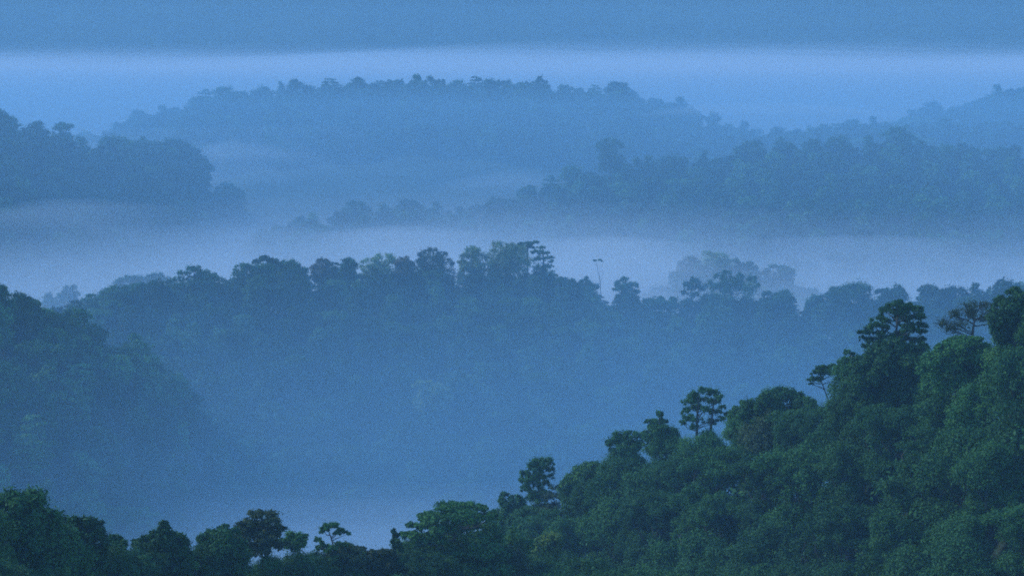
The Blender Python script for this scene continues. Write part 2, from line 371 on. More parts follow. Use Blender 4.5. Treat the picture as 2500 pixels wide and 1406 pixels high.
hero('umbrella-shaped olive tree with a flat layered crown above the low mist', DN1(645), [(640,1264,36,11),(612,1278,26,9),(668,1277,24,9),(594,1292,22,8),(630,1292,34,10),(676,1293,20,8),(650,1312,44,13),(612,1316,30,10),(660,1335,40,13),(622,1346,36,12),(590,1305,12,6)], [(652,1400),(650,1340),(648,1305),(645,1275)], 'olive brown', n=13000, size=.33, flat=.6, gap=.08, group=NEAR, skirt=False)
hero('small dark tree with a leaning bare trunk beside the umbrella-shaped tree', DN1(720), [(712,1316,20,10),(736,1312,11,8),(702,1336,22,12),(724,1330,16,9),(738,1326,8,6)], [(728,1400),(729,1355),(735,1330)], n=4200, size=.33, gap=.1, depth=.5, group=NEAR, skirt=False, tr=.2, wood_r=.1)
hero('small airy tree with thin forked branches standing alone over the mist', DN1(810), [(805,1288,20,7),(792,1296,10,5),(832,1296,11,6),(849,1304,6,6),(822,1303,8,4),(778,1322,10,7),(792,1334,16,7),(812,1340,14,6),(830,1330,12,5),(780,1338,8,6)], [(812,1395),(816,1340),(810,1318),(803,1296)], 'mid green', n=3300, size=.3, gap=.2, depth=.5, wood_r=.09, tr=.2, flat=.7, group=NEAR, skirt=False)
hero('low brown-green tree with a smooth flat dome beside the airy tree', DN1(850), [(848,1337,30,8),(824,1345,22,8),(874,1341,18,7),(850,1356,44,14)], T_(850,1400,1365,1342), 'olive brown', n=6500, size=.32, depth=.6, flat=.6, group=NEAR)
hero('low brownish flat tree just left of the big layered tree', DN1(925), [(922,1349,26,7),(948,1348,16,7),(900,1354,18,7),(925,1366,44,14)], T_(925,1400,1370,1352), 'olive brown', n=5500, size=.32, depth=.6, flat=.6, group=NEAR)
hero('thin upright sapling clinging to the left side of the big layered tree', DN1(965), [(961,1298,6,9),(968,1310,9,8),(964,1324,10,9),(971,1338,12,10)], T_(966,1400,1350,1300), n=1700, size=.3, depth=.5, wood_r=.06, tr=.14, group=NEAR, skirt=False)
hero('big broad tree with bright green layered sprays at the foot of the slope', DN1(1105), [(1112,1238,42,11),(1075,1246,30,10),(1150,1240,34,11),(1185,1245,22,10),(1045,1262,34,12),(1095,1264,48,14),(1155,1263,44,14),(1203,1262,22,12),(1016,1285,28,12),(1065,1290,46,15),(1125,1292,52,16),(1185,1288,38,16),(998,1310,24,13),(1040,1320,44,16),(1105,1324,56,18),(1170,1322,48,18),(1215,1316,20,16),(985,1335,24,14),(1035,1350,50,20),(1110,1358,60,22),(1185,1352,48,22)], [(1110,1420),(1108,1340),(1112,1260)], 'mid green', n=34000, size=.36, flat=.55, depth=.8, gap=.03, up=.5, group=NEAR)
hero('slim grey-green tree with a knobbly top just above the big layered tree', DN2(1245), [(1232,1209,9,9),(1227,1224,10,10),(1237,1238,14,12),(1258,1222,16,11),(1272,1232,14,12),(1250,1252,26,16),(1262,1272,34,18),(1235,1272,24,16)], [(1250,1330),(1245,1270),(1240,1225)], n=8500, size=.42, group=NEAR)
hero('tall tree with two open lobes and bare forks at the lower end of the slope', DN2(1315), [(1318,1128,20,10),(1306,1144,16,11),(1328,1146,12,10),(1346,1131,7,7),(1349,1148,6,8),(1343,1165,8,7),(1334,1182,8,7),(1312,1164,16,11),(1284,1160,12,10),(1276,1174,8,7),(1292,1178,16,10),(1312,1186,10,9),(1282,1196,12,8),(1322,1208,22,13),(1300,1216,14,8)], [(1312,1270),(1314,1205),(1318,1180),(1318,1140)], n=8200, size=.36, gap=.14, depth=.5, wood_r=.12, group=NEAR, skirt=False)
hero('light green dome-topped tree right of the tall open tree', DN2(1440), [(1440,1143,26,12),(1418,1156,24,13),(1464,1152,22,13),(1440,1168,42,20),(1400,1172,22,14),(1385,1186,18,12)], T_(1440,1260,1190,1155), 'light green', n=9000, size=.42, group=NEAR)
hero('dark leafy tree jutting out at the slope edge, with a few sky holes', DN2(1520), [(1512,1070,16,10),(1540,1062,16,7),(1562,1066,11,7),(1500,1084,14,9),(1526,1088,22,11),(1498,1104,12,9),(1524,1108,24,12),(1500,1126,12,8),(1530,1130,30,14),(1560,1098,20,14)], [(1535,1200),(1530,1130),(1525,1085)], n=10000, size=.38, gap=.1, group=NEAR)
hero('small spiky tree peeping over the slope left of the twin-trunked tree', DN2(1608), [(1610,1014,8,8),(1618,1028,9,8),(1604,1034,14,8),(1584,1030,8,5),(1590,1042,10,6),(1622,1048,13,8),(1604,1054,20,10),(1636,1060,18,10),(1590,1066,20,10)], [(1612,1130),(1612,1060),(1610,1022)], 'mid green', n=5500, size=.36, gap=.15, group=NEAR)
hero('tall airy twin-trunked tree rising clear of the slope', DN2(1715), [(1718,955,13,8),(1692,966,15,8),(1738,962,14,8),(1757,974,9,8),(1680,982,14,9),(1708,978,16,9),(1742,984,15,9),(1764,996,8,8),(1696,1000,16,9),(1722,1004,12,8),(1750,1008,15,9),(1674,1004,9,8),(1686,1022,15,9),(1708,1028,10,7),(1738,1030,12,8),(1762,1024,9,7),(1667,1034,10,6),(1692,1042,11,6),(1776,1012,8,5)], [(1702,1130),(1701,1060),(1702,1020),(1706,975)], 'mid green', n=5600, size=.34, gap=.25, depth=.5, wood_r=.11, twigs=2, trunk2=[(1733,1130),(1734,1060),(1738,1020),(1742,985)], group=NEAR, skirt=False)
hero('dense green dome-shaped tree, roundest crown on the slope skyline', DN2(1900), [(1905,966,34,14),(1872,976,30,16),(1940,974,30,16),(1848,996,28,18),(1964,992,26,18),(1905,996,54,26),(1830,1014,24,18),(1980,1014,18,20),(1870,1024,46,26),(1945,1026,44,26)], T_(1905,1120,1030,985), 'mid green', n=24000, size=.40, group=NEAR)
hero('small peaked bush of a tree leaning on the left of the dense dome', DN2(1815), [(1813,988,9,9),(1803,1000,13,9),(1820,1004,13,10),(1792,1014,14,10),(1808,1024,24,14)], T_(1808,1090,1030,995), 'light green', n=5500, size=.38, group=NEAR)
hero('airy flat-topped tree leaning out left on slender bare stems', DN2(2010), [(2014,901,16,6),(1996,912,13,7),(2032,897,14,6),(1984,926,9,6),(1999,926,12,6),(2020,912,14,6),(1981,938,5,4),(2040,912,11,7),(2046,924,6,6)], [(2026,1010),(2022,975),(2012,950),(2004,925)], n=4200, size=.3, gap=.1, depth=.45, wood_r=.10, tr=.2, flat=.7, group=NEAR, skirt=False)
hero('slender pale-trunked tree with small separate leaf tufts beside the slope', DN2(2078), [(2068,862,8,6),(2084,872,9,7),(2062,886,13,6),(2082,894,12,7),(2072,912,11,6),(2092,908,9,7),(2060,902,8,4)], [(2084,1020),(2083,968),(2078,925),(2077,895),(2079,868)], n=2800, size=.32, gap=.1, depth=.5, bark=BARK_PALE, tr=.26, wood_r=.09, group=NEAR, skirt=False)
hero('tall spreading tree with ragged tiers of foliage and a sky hole', DN2(2185), [(2196,738,9,6),(2180,748,20,8),(2214,748,14,8),(2236,756,16,7),(2164,762,18,8),(2200,762,26,9),(2248,770,11,8),(2150,780,18,8),(2200,778,22,8),(2232,778,18,8),(2136,796,20,8),(2160,800,12,6),(2216,794,18,6),(2250,796,14,8),(2118,812,16,8),(2144,816,16,7),(2226,808,20,6),(2254,812,9,7),(2106,828,9,6),(2130,832,16,6),(2168,826,18,8),(2200,828,26,12),(2240,832,18,8),(2112,846,9,5),(2150,846,20,9)], [(2192,900),(2190,840),(2188,810),(2192,770)], n=19000, size=.34, flat=.65, gap=.1, depth=.55, group=NEAR, skirt=False)
hero('dark rounded tree mass directly under the tall tiered tree', DN2(2180)-6, [(2190,852,40,18),(2150,868,36,18),(2230,868,36,20),(2118,890,30,20),(2260,850,20,10),(2262,892,30,22),(2185,900,60,30),(2100,915,28,22),(2240,930,50,28),(2150,935,55,28)], T_(2190,1030,940,880), n=24000, size=.42, group=NEAR)
hero('nearly leafless wide tree with fine brown twigs against the mist', DN2(2370)+4, [(2308,792,18,12),(2334,772,20,11),(2362,756,20,10),(2392,748,20,10),(2416,756,18,12),(2346,796,20,10),(2322,806,14,7),(2428,776,14,10),(2376,772,20,10),(2404,780,16,10)], [(2380,880),(2374,820),(2376,800),(2380,780)], 'olive brown', n=2600, size=.24, depth=.5, twigs=10, wood_r=.14, gap=0, subr=(.5,.9), group=NEAR, skirt=False)
hero('dark dense tree at the top right end of the slope skyline', DN2(2470), [(2476,718,22,10),(2450,736,18,10),(2496,730,22,12),(2430,746,8,6),(2466,752,30,16),(2500,760,34,20),(2450,780,34,20),(2525,735,26,20)], T_(2475,860,790,735), n=16000, size=.38, gap=.04, group=NEAR)
hero('light green flat-crowned tree below the leafless wide tree', DN2(2330)-10, [(2346,830,30,8),(2376,832,22,8),(2312,842,28,9),(2288,854,24,9),(2345,848,44,12),(2270,868,20,8),(2312,868,44,14),(2395,850,24,12),(2370,872,40,16)], T_(2335,960,890,845), 'mid green', n=13000, size=.38, flat=.6, group=NEAR)
hero('small yellow-green treetop, the brightest on the lower slope', 500, [(1345,1311,20,7),(1326,1317,14,6),(1362,1314,12,6),(1338,1324,24,9),(1310,1322,12,6)], T_(1342,1400,1345,1318), 'bright green', n=4500, size=.36, group=NEAR)
# middle ridge
def mh(label, lobes, colour='dark green', n=3600, D=None, size=.52, **k):
    xs = [l[0] for l in lobes]; ys = [l[1] for l in lobes]; c = sum(xs) / len(xs)
    D = D or (RM.dist(c) + k.pop('dd', 0)); return hero(label, D, lobes, T_(c, max(ys) + 18, sum(ys) / len(ys), min(ys) + 2), colour, n=n, size=size, group=MIDG, zone='mid', wood_r=.3, tr=.6, **k)
mh('blurred round tree low on the left end of the middle ridge', [(292,712,26,9),(268,724,22,10),(310,726,30,12)])
mh('low smooth tree next to the holed tree on the middle ridge', [(388,694,24,7),(352,704,20,8),(412,690,7,7),(380,708,34,10)])
mh('round open tree with sky holes, left of the gap in the middle ridge', [(472,658,18,5),(448,668,14,6),(497,666,16,6),(514,678,12,6),(436,684,13,7),(462,688,16,6),(492,690,22,7),(470,702,34,8)], gap=.12)
mh('broad dark tree with a sheer left edge right of the ridge gap', [(590,652,22,8),(574,668,12,10),(610,660,30,14),(650,660,30,14),(600,680,30,12),(640,682,34,14)], n=6000)
mh('small umbrella crown raised on top of the broad dark tree', [(645,632,17,4),(628,640,11,5),(663,640,12,5),(680,646,10,4)], n=2200, skirt=False)
mh('low bushy tree sloping right from the umbrella crown', [(692,650,20,8),(716,656,16,8),(742,664,16,8),(715,672,34,12)])
mh('reddish flat tree right of the low bushy slope on the middle ridge', [(785,641,18,6),(803,649,10,6),(770,653,12,6),(788,662,26,9)], 'reddish')
mh('small round dark tree standing alone between reddish and pale trees', [(850,642,18,8),(840,653,14,8),(862,652,12,8),(850,664,18,8)])
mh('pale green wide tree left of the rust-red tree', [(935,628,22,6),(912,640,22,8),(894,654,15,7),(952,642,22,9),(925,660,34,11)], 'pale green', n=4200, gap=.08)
mh('rust-red treetop in front of the pale green tree', [(990,638,20,6),(971,645,10,6),(1006,645,10,6),(990,654,24,8)], 'reddish', dd=-14)
mh('tall brown-green dome in the middle of the middle ridge', [(1055,612,16,7),(1035,624,18,9),(1076,624,18,9),(1058,636,34,14),(1022,644,14,10),(1096,644,13,10),(1060,660,44,14)], 'olive brown', n=5200)
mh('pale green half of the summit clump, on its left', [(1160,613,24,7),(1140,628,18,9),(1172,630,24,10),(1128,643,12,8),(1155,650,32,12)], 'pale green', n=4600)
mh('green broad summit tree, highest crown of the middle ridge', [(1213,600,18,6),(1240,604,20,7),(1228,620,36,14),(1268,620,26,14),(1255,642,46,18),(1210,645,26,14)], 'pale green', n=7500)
mh('thin layered crown rising behind the green summit tree', [(1284,595,18,4),(1304,593,12,4),(1268,601,12,5),(1294,604,12,4)], n=1900, dd=10, flat=.6, skirt=False)
mh('dark tiered tree with bare lower limbs at the right end of the summit', [(1322,606,9,4),(1308,617,12,5),(1328,620,13,5),(1341,630,10,5),(1318,634,14,6),(1347,642,6,6),(1334,652,14,6),(1312,658,16,7),(1330,672,24,9)], n=3800, gap=.12, flat=.7)
mh('low scrubby tree just right of the summit on the ridge shoulder', [(1372,684,12,6),(1392,690,15,6),(1410,698,18,7),(1385,704,24,9)])
mh('small tree with a raised tuft left of the thin dead tree', [(1432,680,7,5),(1428,690,14,6),(1448,700,15,7),(1432,708,28,9)], n=2600)
mh('lone rounded dark tree right of the thin dead tree', [(1527,684,13,6),(1510,696,12,7),(1545,696,13,7),(1502,708,7,5),(1528,706,24,10),(1530,724,30,12),(1552,716,10,7)], n=4300)
mh('low flat spiky trees edge between the lone tree and the tall cluster', [(1590,738,20,6),(1613,730,8,6),(1640,732,12,6),(1620,744,34,8)])
mh('open-branched round tree at the left of the tall cluster', [(1695,688,13,7),(1680,700,13,8),(1704,704,12,9),(1672,716,8,6),(1692,722,10,8),(1684,740,13,7)], gap=.15)
mh('tallest lobed tree of the cluster on the right half of the ridge', [(1775,666,12,5),(1758,676,16,8),(1812,676,16,7),(1790,690,32,14),(1836,684,14,9),(1848,698,9,8),(1733,696,13,9),(1752,706,22,12),(1806,712,40,16),(1735,735,24,14)], 'mid green', n=7500, gap=.05)
mh('square-shouldered tree with a jagged top right of the tall cluster', [(1876,720,15,8),(1900,722,12,7),(1918,717,15,7),(1905,735,34,13),(1932,736,10,12)])
mh('small low round tree at the edge of the misty gap', [(1992,731,14,7),(1980,742,13,8),(2006,742,14,8)], n=2200)
mh('long low domed tree right of the misty gap', [(2078,701,26,6),(2046,712,24,9),(2112,708,24,8),(2080,718,50,13),(2035,726,18,11)], n=6500)
mh('flat-topped tree joined to the long domed tree on its right', [(2160,713,22,6),(2196,712,16,6),(2180,724,34,11)])
mh('mushroom-shaped pale tree behind the tall tiered slope tree', [(2268,704,22,5),(2290,711,12,5),(2248,710,10,5),(2266,722,20,9),(2280,738,26,11)], 'olive brown')
mh('faint tree far right, just above the near slope skyline', [(2425,716,20,6),(2455,706,20,6),(2490,698,18,6),(2450,722,34,9)], 'pale green', D=1420)
mh('pale misty oval tree behind the ridge, leftmost of the pale group', [(1684,636,18,6),(1664,646,14,6),(1702,644,12,6),(1684,654,24,8)], 'olive brown', D=1560)
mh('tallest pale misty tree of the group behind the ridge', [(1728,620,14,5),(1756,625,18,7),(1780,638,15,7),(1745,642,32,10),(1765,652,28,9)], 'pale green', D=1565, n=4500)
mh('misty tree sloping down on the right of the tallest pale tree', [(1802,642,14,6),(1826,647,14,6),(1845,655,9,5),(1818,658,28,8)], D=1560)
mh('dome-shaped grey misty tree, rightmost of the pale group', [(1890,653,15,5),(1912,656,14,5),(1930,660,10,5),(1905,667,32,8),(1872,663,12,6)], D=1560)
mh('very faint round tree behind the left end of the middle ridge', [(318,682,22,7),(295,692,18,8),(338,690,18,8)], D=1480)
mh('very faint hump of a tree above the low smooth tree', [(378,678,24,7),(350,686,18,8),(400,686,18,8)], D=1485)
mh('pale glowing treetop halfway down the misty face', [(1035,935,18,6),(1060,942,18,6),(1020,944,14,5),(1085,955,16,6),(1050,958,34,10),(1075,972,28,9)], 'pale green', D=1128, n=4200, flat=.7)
hero('large smooth dome standing out on the right back ridge', 1960, [(1490,347,22,6),(1472,358,18,9),(1508,358,18,9),(1490,372,30,14),(1490,388,30,12)], T_(1490,415,380,355), 'mid green', n=3600, size=.75, group=FARG, zone='far', wood_r=.4, tr=.8)
# dead trees
def snag(label, D, path, forks, r, bark, tuft=None, group=None):
    root = bpy.data.objects.new('dead_tree', None); C.objects.link(root)
    T = [P(a, b, D) for a, b in path]; base = np.array([T[0][0], D, min(float(ground_z(T[0][0], D)), T[0][2] - 1)])
    root.location = base; W = Wood(); g = np.random.default_rng(5)
    pts = [np.array([0, 0, -2.0])] + [q - base for q in T]; W.add(pts, np.linspace(r * 1.2, r * .35, len(pts)), 6); link('trunk', mesh_from('trunk', *W.arrays(), smooth=True), bark, root)
    for a, b in forks:
        W2 = Wood(); W2.limb(P(*a, D) - base, P(*b, D) - base, r * .45, r * .15, g, bend=.06, sides=5); link('branch', mesh_from('branch', *W2.arrays(), smooth=True), bark, root)
    if tuft:
        V, t = crown_arrays([(*(P(a, b, D) - base), c * D / FPX, c * D / FPX, c * D / FPX * .5) for a, b, c in tuft], 260, .4, g)
        link('crown', mesh_from('crown', *quads(V), tint=t), LEAF['dark green'], root)
    tag(root, label, 'dead tree', group); root.empty_display_size = 2
snag('thin bare dead tree with two tufts on the middle ridge', 1330, [(1467,730),(1466,695),(1463,672),(1459,655),(1457,640)], [((1466,690),(1474,665)),((1474,668),(1471,642)),((1457,650),(1452,638)),((1463,672),(1457,664))], .17, BARK, [(1453,637,5),(1463,635,5),(1470,638,3)])
snag('bare pale forked trunk showing among the lower slope trees', 524, [(1668,1345),(1664,1326),(1660,1314),(1656,1304)], [((1664,1326),(1671,1312)),((1660,1314),(1663,1302))], .10, BARK_PALE)
snag('thin pale leaning trunk below the light green flat-crowned tree', 492, [(2308,935),(2304,922),(2299,910),(2292,898)], [((2304,922),(2310,908))], .15, BARK_PALE)


# ------------------------------------------------------------------ woods that read as one mass
def wood_mass(label, lod, ridge, px0, px1, y_front, y_back, step, width, seed, keep=lambda x, y, z, px, py: True, colours='mix', shrink=1.0):
    g = np.random.default_rng(seed); cr = []; tn = []; wv = []; wf = []; off = 0
    arrs = []
    for k in KINDS:
        for s in range(2):
            cm, tm = LIB[(lod, k, s)]
            v = np.empty(len(cm.vertices) * 3, np.float32); cm.vertices.foreach_get('co', v)
            tt = np.empty(len(cm.polygons), np.float32); cm.attributes['tint'].data.foreach_get('value', tt)
            tv = np.empty(len(tm.vertices) * 3, np.float32); tm.vertices.foreach_get('co', tv)
            tf = np.empty(len(tm.polygons) * 4, np.int32); tm.loops.foreach_get('vertex_index', tf)
            arrs.append((k, v.reshape(-1, 3), tt, tv.reshape(-1, 3), tf.reshape(-1, 4)))
    cnt = 0
    x0 = P(px0, 700, y_back)[0]; x1 = P(px1, 700, y_back)[0]
    for yy in np.arange(y_front, y_back, step):
        for xx in np.arange(x0, x1, step):
            x = xx + g.uniform(-.45, .45) * step; y = yy + g.uniform(-.45, .45) * step
            z = float(ground_z(x, y)); own = float(ridge.h(x, y)) if ridge is not None else z
            if ridge is not None and own < z - 3.0: continue
            px, py = proj((x, y, z + 20))
            if px < px0 or px > px1 or not keep(x, y, z, px, py): continue
            k, v, tt, tv, tf = arrs[g.integers(len(arrs))]
            wd = {'rounded': 14.0, 'broad': 16.0, 'ragged': 12.5, 'narrow': 9.5, 'layered': 15.5}[k]
            sc_ = width * g.uniform(.72, 1.3) / wd * (1.0 if k != 'narrow' else .75)
            hz = g.uniform(17.5, 25.5) * shrink
            a = g.uniform(0, 6.28); ca, sa = math.cos(a), math.sin(a); M = np.array([[ca, sa, 0], [-sa, ca, 0], [0, 0, 1]])
            vv = (v @ M) * sc_; vv[:, 2] += hz - 23.6 * sc_; cr.append(vv + np.array([x, y, z]))
            tn.append(np.clip(tt * .35 + g.choice([-.1, .1, .25, .45, .9], p=[.34, .26, .16, .12, .12]), 0, 1.1))
            t2 = (tv @ M) * sc_; t2[:, 2] = np.where(t2[:, 2] < 0, -2, t2[:, 2] + hz - 23.6 * sc_); wv.append(t2 + np.array([x, y, z])); wf.append(tf + off); off += len(t2); cnt += 1
    V = np.vstack(cr); F = np.arange(len(V)).reshape(-1, 4)
    o = link('forest', mesh_from('forest', V, F, tint=np.concatenate(tn)), LEAF['wood'])
    # trunks share the mesh of the wood: appended as a second material would cost little, so they are joined here
    tm = mesh_from('forest_trunks', np.vstack(wv), np.vstack(wf)); tr = link('trunks', tm, BARK, o); tr['kind'] = 'stuff'
    tag(o, label, 'forest', kind='stuff')
    print('wood', label, cnt, len(F)); return o
# near slope: every tree a thing, in loose rows down from the skyline
def near_trees(px0, px1, y0, behind, step, zone, seed, wd, hh, pymax=1500):
    g = np.random.default_rng(seed); ri = 0
    y = y0
    while y < 640:
        ri += 1; x0 = (px0 - 1250) / FPX * y; x1 = (px1 - 1250) / FPX * y
        for x in np.arange(x0 + (ri % 2) * step / 2, x1, step):
            xx = x + g.uniform(-.25, .25) * step; yy = y + g.uniform(-.25, .25) * step
            if not behind(xx, yy): continue
            z = float(ground_z(xx, yy)); crest_d = float(RN2.yc(xx)) - yy if zone == 'right slope' else float(RN1.yc(xx)) - yy
            kind = g.choice(KINDS, p=[.56, .17, .12, .05, .10]); w_ = g.uniform(*wd) * (1.1 if kind == 'broad' else .8 if kind == 'narrow' else 1)
            h = g.uniform(*hh)
            if -8 < crest_d < 26: h = g.uniform(17.8, 19.6)
            px, py = proj((xx, yy, z + h - 4))
            if px < -60 or px > 2560 or py > pymax: continue
            col = g.choice(['dark green', 'mid green', 'light green', 'olive brown'], p=[.50, .41, .06, .03])
            place_tree('near', kind, int(g.integers(3)), xx, yy, z + h, w_, col, zone, rot=g.uniform(0, 6.28))
        y += step * 0.95
near_trees(1190, 2620, 300, lambda x, y: y < RN2.yc(x) + 2 and y > RN1.yc(x) + 4, 11.3, 'right slope', 11, (12.0, 18.0), (18.0, 23.5))
near_trees(-60, 2560, 285, lambda x, y: y < RN1.yc(x) + 4, 10.5, 'foot of the slope', 12, (9.5, 14.0), (17, 22))
# the trees that close the skyline itself
def near_crest(ridge, px0, px1, step, zone, seed, w0, w1):
    g = np.random.default_rng(seed); px = px0
    while px < px1:
        D = ridge.dist(px) + g.uniform(-2, 3); x = P(px, 900, D)[0]; z = float(ground_z(x, D))
        kind = g.choice(KINDS, p=[.6, .1, .15, .1, .05]); place_tree('near', kind, int(g.integers(3)), x, D, z + g.uniform(18.0, 19.8), g.uniform(w0, w1) * (.8 if kind == 'narrow' else 1), g.choice(['dark green', 'mid green', 'light green'], p=[.45, .42, .13]), zone)
        px += step * g.uniform(.85, 1.15)
near_crest(RN2, 1235, 2560, 95, 'right slope', 31, 9.5, 12.5)
near_crest(RN1, -40, 1010, 75, 'foot of the slope', 32, 6.5, 9.5)
# crest trees of the misty ridges: (px, py of top, width px, kind)
def crest(ridge, L, zone, lod, colours=('dark green', 'mid green')):
    for i, a in enumerate(L):
        px, py, wpx = a[:3]; kind = a[3] if len(a) > 3 else ['rounded', 'ragged', 'rounded', 'narrow', 'ragged', 'rounded', 'layered'][i % 7]
        D = ridge.dist(px) + random.uniform(-6, 6); p = P(px, py, D); wm = wpx * (1.12 if kind in ('rounded', 'ragged') else .8 if kind == 'narrow' else 1) * D / FPX; gz = float(ground_z(p[0], D))
        zs = min(1.0, max(.45, (p[2] - gz + 2) / (23.6 * wm / 14)))
        place_tree(lod, kind, i % 2, p[0], D, p[2], wm, colours[i % len(colours)], zone, zs=zs)
crest(RT, [(284,298,40),(312,288,36),(338,267,50),(395,256,58),(440,257,34),(472,236,36),(502,218,58),(550,210,66),(600,218,44),(640,209,50),(688,200,36),(716,189,52),(760,208,30),(808,190,66),(872,188,60),(920,199,44),(962,195,52),(1020,181,56),(1060,180,44),(1120,194,44),(1163,187,56),(1196,191,40),(1235,190,48),(1272,203,36),(1320,188,58),(1375,203,50),(1412,213,36),(1452,206,48),(1510,198,66),(1555,231,40),(1600,238,50),(1655,236,66),(1698,256,40),(1742,272,42)], 'far ridge', 'mid')
crest(RL2, [(-10,262,70),(28,278,70),(90,294,60),(155,296,60,'broad'),(200,326,50),(275,329,78),(350,334,56),(420,336,84),(462,356,44),(325,342,40)], 'left back ridge', 'mid')
crest(RR, [(870,488,70),(935,492,56),(1000,485,70),(1060,492,56),(1210,476,70),(1290,455,60),(1345,428,60),(1400,402,74),(1565,378,56),(1635,378,72),(1715,369,56),(1800,360,56),(1835,341,80),(1905,333,44),(1925,345,40),(1990,333,66),(2045,330,66),(2125,330,54),(2160,338,40),(2195,306,74),(2250,345,60),(2310,350,56),(2380,354,60),(2450,356,64)], 'right back ridge', 'mid')
crest(RR2, [(1900,308,50),(2010,298,50),(2080,290,56),(2135,283,44),(2250,292,50),(2305,284,50),(2400,300,50),(2460,292,50)], 'upper right ridge', 'mid')
crest(RR3, [(2275,246,66),(2360,248,50),(2400,238,46),(2435,206,56),(2485,208,60)], 'right end of the upper ridge', 'mid')
crest(RL1, [(-30,668,80),(8,688,66),(48,712,80),(95,733,70),(150,748,60),(192,750,60),(230,790,60),(335,812,80,'narrow'),(300,830,60),(380,880,60)], 'left spur', 'mid')

wood_mass('dense dark wood covering the left spur', 'mid', RL1, -120, 1240, 640, 1110, 11.5, 13.5, 21)
wood_mass('blue hazy wood on the long face of the middle ridge', 'mid', RM, -120, 2620, 1010, 1362, 10.6, 13.5, 22)
wood_mass('pale wood on the rise behind the middle ridge', 'far', RM2, 1350, 2620, 1400, 1570, 13, 15, 23)
wood_mass('faint wood behind the left end of the middle ridge', 'far', RM3, 60, 640, 1380, 1495, 13, 15, 24)
wood_mass('misty wood on the right back ridge', 'far', RR, 480, 2620, 1680, 2060, 14, 16.5, 25)
wood_mass('misty wood on the left back ridge', 'far', RL2, -120, 980, 1640, 2060, 14, 16.5, 26)
wood_mass('blue wood on the far long ridge under the mist band', 'far', RT, 150, 2000, 2290, 2620, 15, 18, 27)
wood_mass('faint wood on the upper right ridge', 'far', RR2, 1560, 2620, 2330, 2470, 15, 18, 28)
wood_mass('faint wood on the highest ridge at the right edge', 'far', RR3, 2140, 2620, 2620, 2780, 17, 20, 29)

# shrubs and saplings between the near trees, too many and too mixed to count
def undergrowth():
    g = np.random.default_rng(77); A = []; T = []
    for _ in range(7500):
        y = g.uniform(285, 640); x = g.uniform(-.19, .19) * y; z = float(ground_z(x, y))
        px, py = proj((x, y, z + 5))
        if py > 1540 or (px < 1180 and y > 440) or y > float(RN2.yc(x)) + 6 and px > 1180: continue
        r = g.uniform(1.6, 3.6); V, t = crown_arrays([(x, y, z + g.uniform(1.5, 7.0), r, r, r * 1.2)], 110, .62, g, up=.5, sub=4); A.append(V); T.append(t)
    V = np.concatenate(A); o = link('undergrowth', mesh_from('undergrowth', *quads(V), tint=np.concatenate(T)), LEAF['dark green'])
    tag(o, 'tangled dark undergrowth between the trees of the near slope', 'undergrowth', kind='stuff'); print('undergrowth', len(V))
undergrowth()



# ------------------------------------------------------------------ haze and mist
def box(name, x0, x1, y0, y1, z0, z1, m):
    V = [(x, y, z) for z in (z0, z1) for y in (y0, y1) for x in (x0, x1)]
    F = [(0, 2, 3, 1), (4, 5, 7, 6), (0, 1, 5, 4), (2, 6, 7, 3), (0, 4, 6, 2), (1, 3, 7, 5)]
    return link(name, mesh_from(name, V, F), m)
hz = box('haze', -16500, 16500, -420, 26500, -260, 900, air('haze_air', (0.38, 0.75, 1.0), 0.00016)); tag(hz, 'thin blue haze over the whole valley', 'haze', kind='stuff')
def bank(label, x0, x1, y0, y1, ztop, zbot, wob, scale, m, seed, edge=120.0, nx=130, ny=90):
    h = H(seed); X = np.linspace(x0, x1, nx); Y = np.linspace(y0, y1, ny); X, Y = np.meshgrid(X, Y)
    e = np.minimum(np.minimum(X - x0, x1 - X), np.minimum(Y - y0, y1 - Y)); e = np.clip(e / edge, 0, 1); e = e * e * (3 - 2 * e)
    H2 = H(seed + 900)
    zt = ztop(X, Y) if callable(ztop) else np.full_like(X, ztop)
    Z = (zt + wob * h(X, Y, scale) + .35 * wob * H2(X, Y, scale * .3) - zbot) * e + zbot
    top = np.stack([X, Y, Z + 0.05], -1).reshape(-1, 3); bot = np.stack([X, Y, np.full_like(X, zbot)], -1).reshape(-1, 3)
    n = ny * nx; i = (np.arange(ny - 1)[:, None] * nx + np.arange(nx - 1)[None, :]).ravel()
    F = [np.stack([i, i + 1, i + 1 + nx, i + nx], -1), np.stack([i + n, i + nx + n, i + 1 + nx + n, i + 1 + n], -1)]
    rim = list(range(nx - 1)) + [nx - 1 + k * nx for k in range(ny - 1)] + [n - 1 - k for k in range(nx - 1)] + [(ny - 1 - k) * nx for k in range(ny - 1)]
    rim = np.array(rim); nxt = np.roll(rim, -1); F.append(np.stack([rim, rim + n, nxt + n, nxt], -1))
    o = link('mist_bank', mesh_from('mist_bank', np.vstack([top, bot]), np.vstack(F), smooth=False), m)
    tag(o, label, 'mist', kind='stuff'); return o
B_ = (0.38, 0.75, 1.0); W_ = (0.95, 1.0, 1.0)
V_TOP = lambda z0, k: (lambda X, Y: z0 - k * .5 * np.clip((X - 60) / 120, 0, 1))
bank('thin bluish air filling the whole view beyond the near slope', -2900, 2900, 650, 3400, 30, -229, 1, 700, air('mist_air_thin', B_, 0.00012), 40, edge=5)
for k, (zt, dn) in enumerate(((-80, .00020), (-88, .00024), (-97, .00028), (-108, .00034), (-119, .00044), (-130, .0006))):
    bank(('first', 'second', 'third', 'fourth', 'fifth', 'sixth')[k] + ' layer from the top of the blue mist before the middle ridge', -900, 900, 655 + 8 * k, 1420 - 5 * k, V_TOP(zt, 5), -210 - .5 * k, 5, 190 + 25 * k, air('mist_air_blue', B_, dn), 140 + k, edge=60)
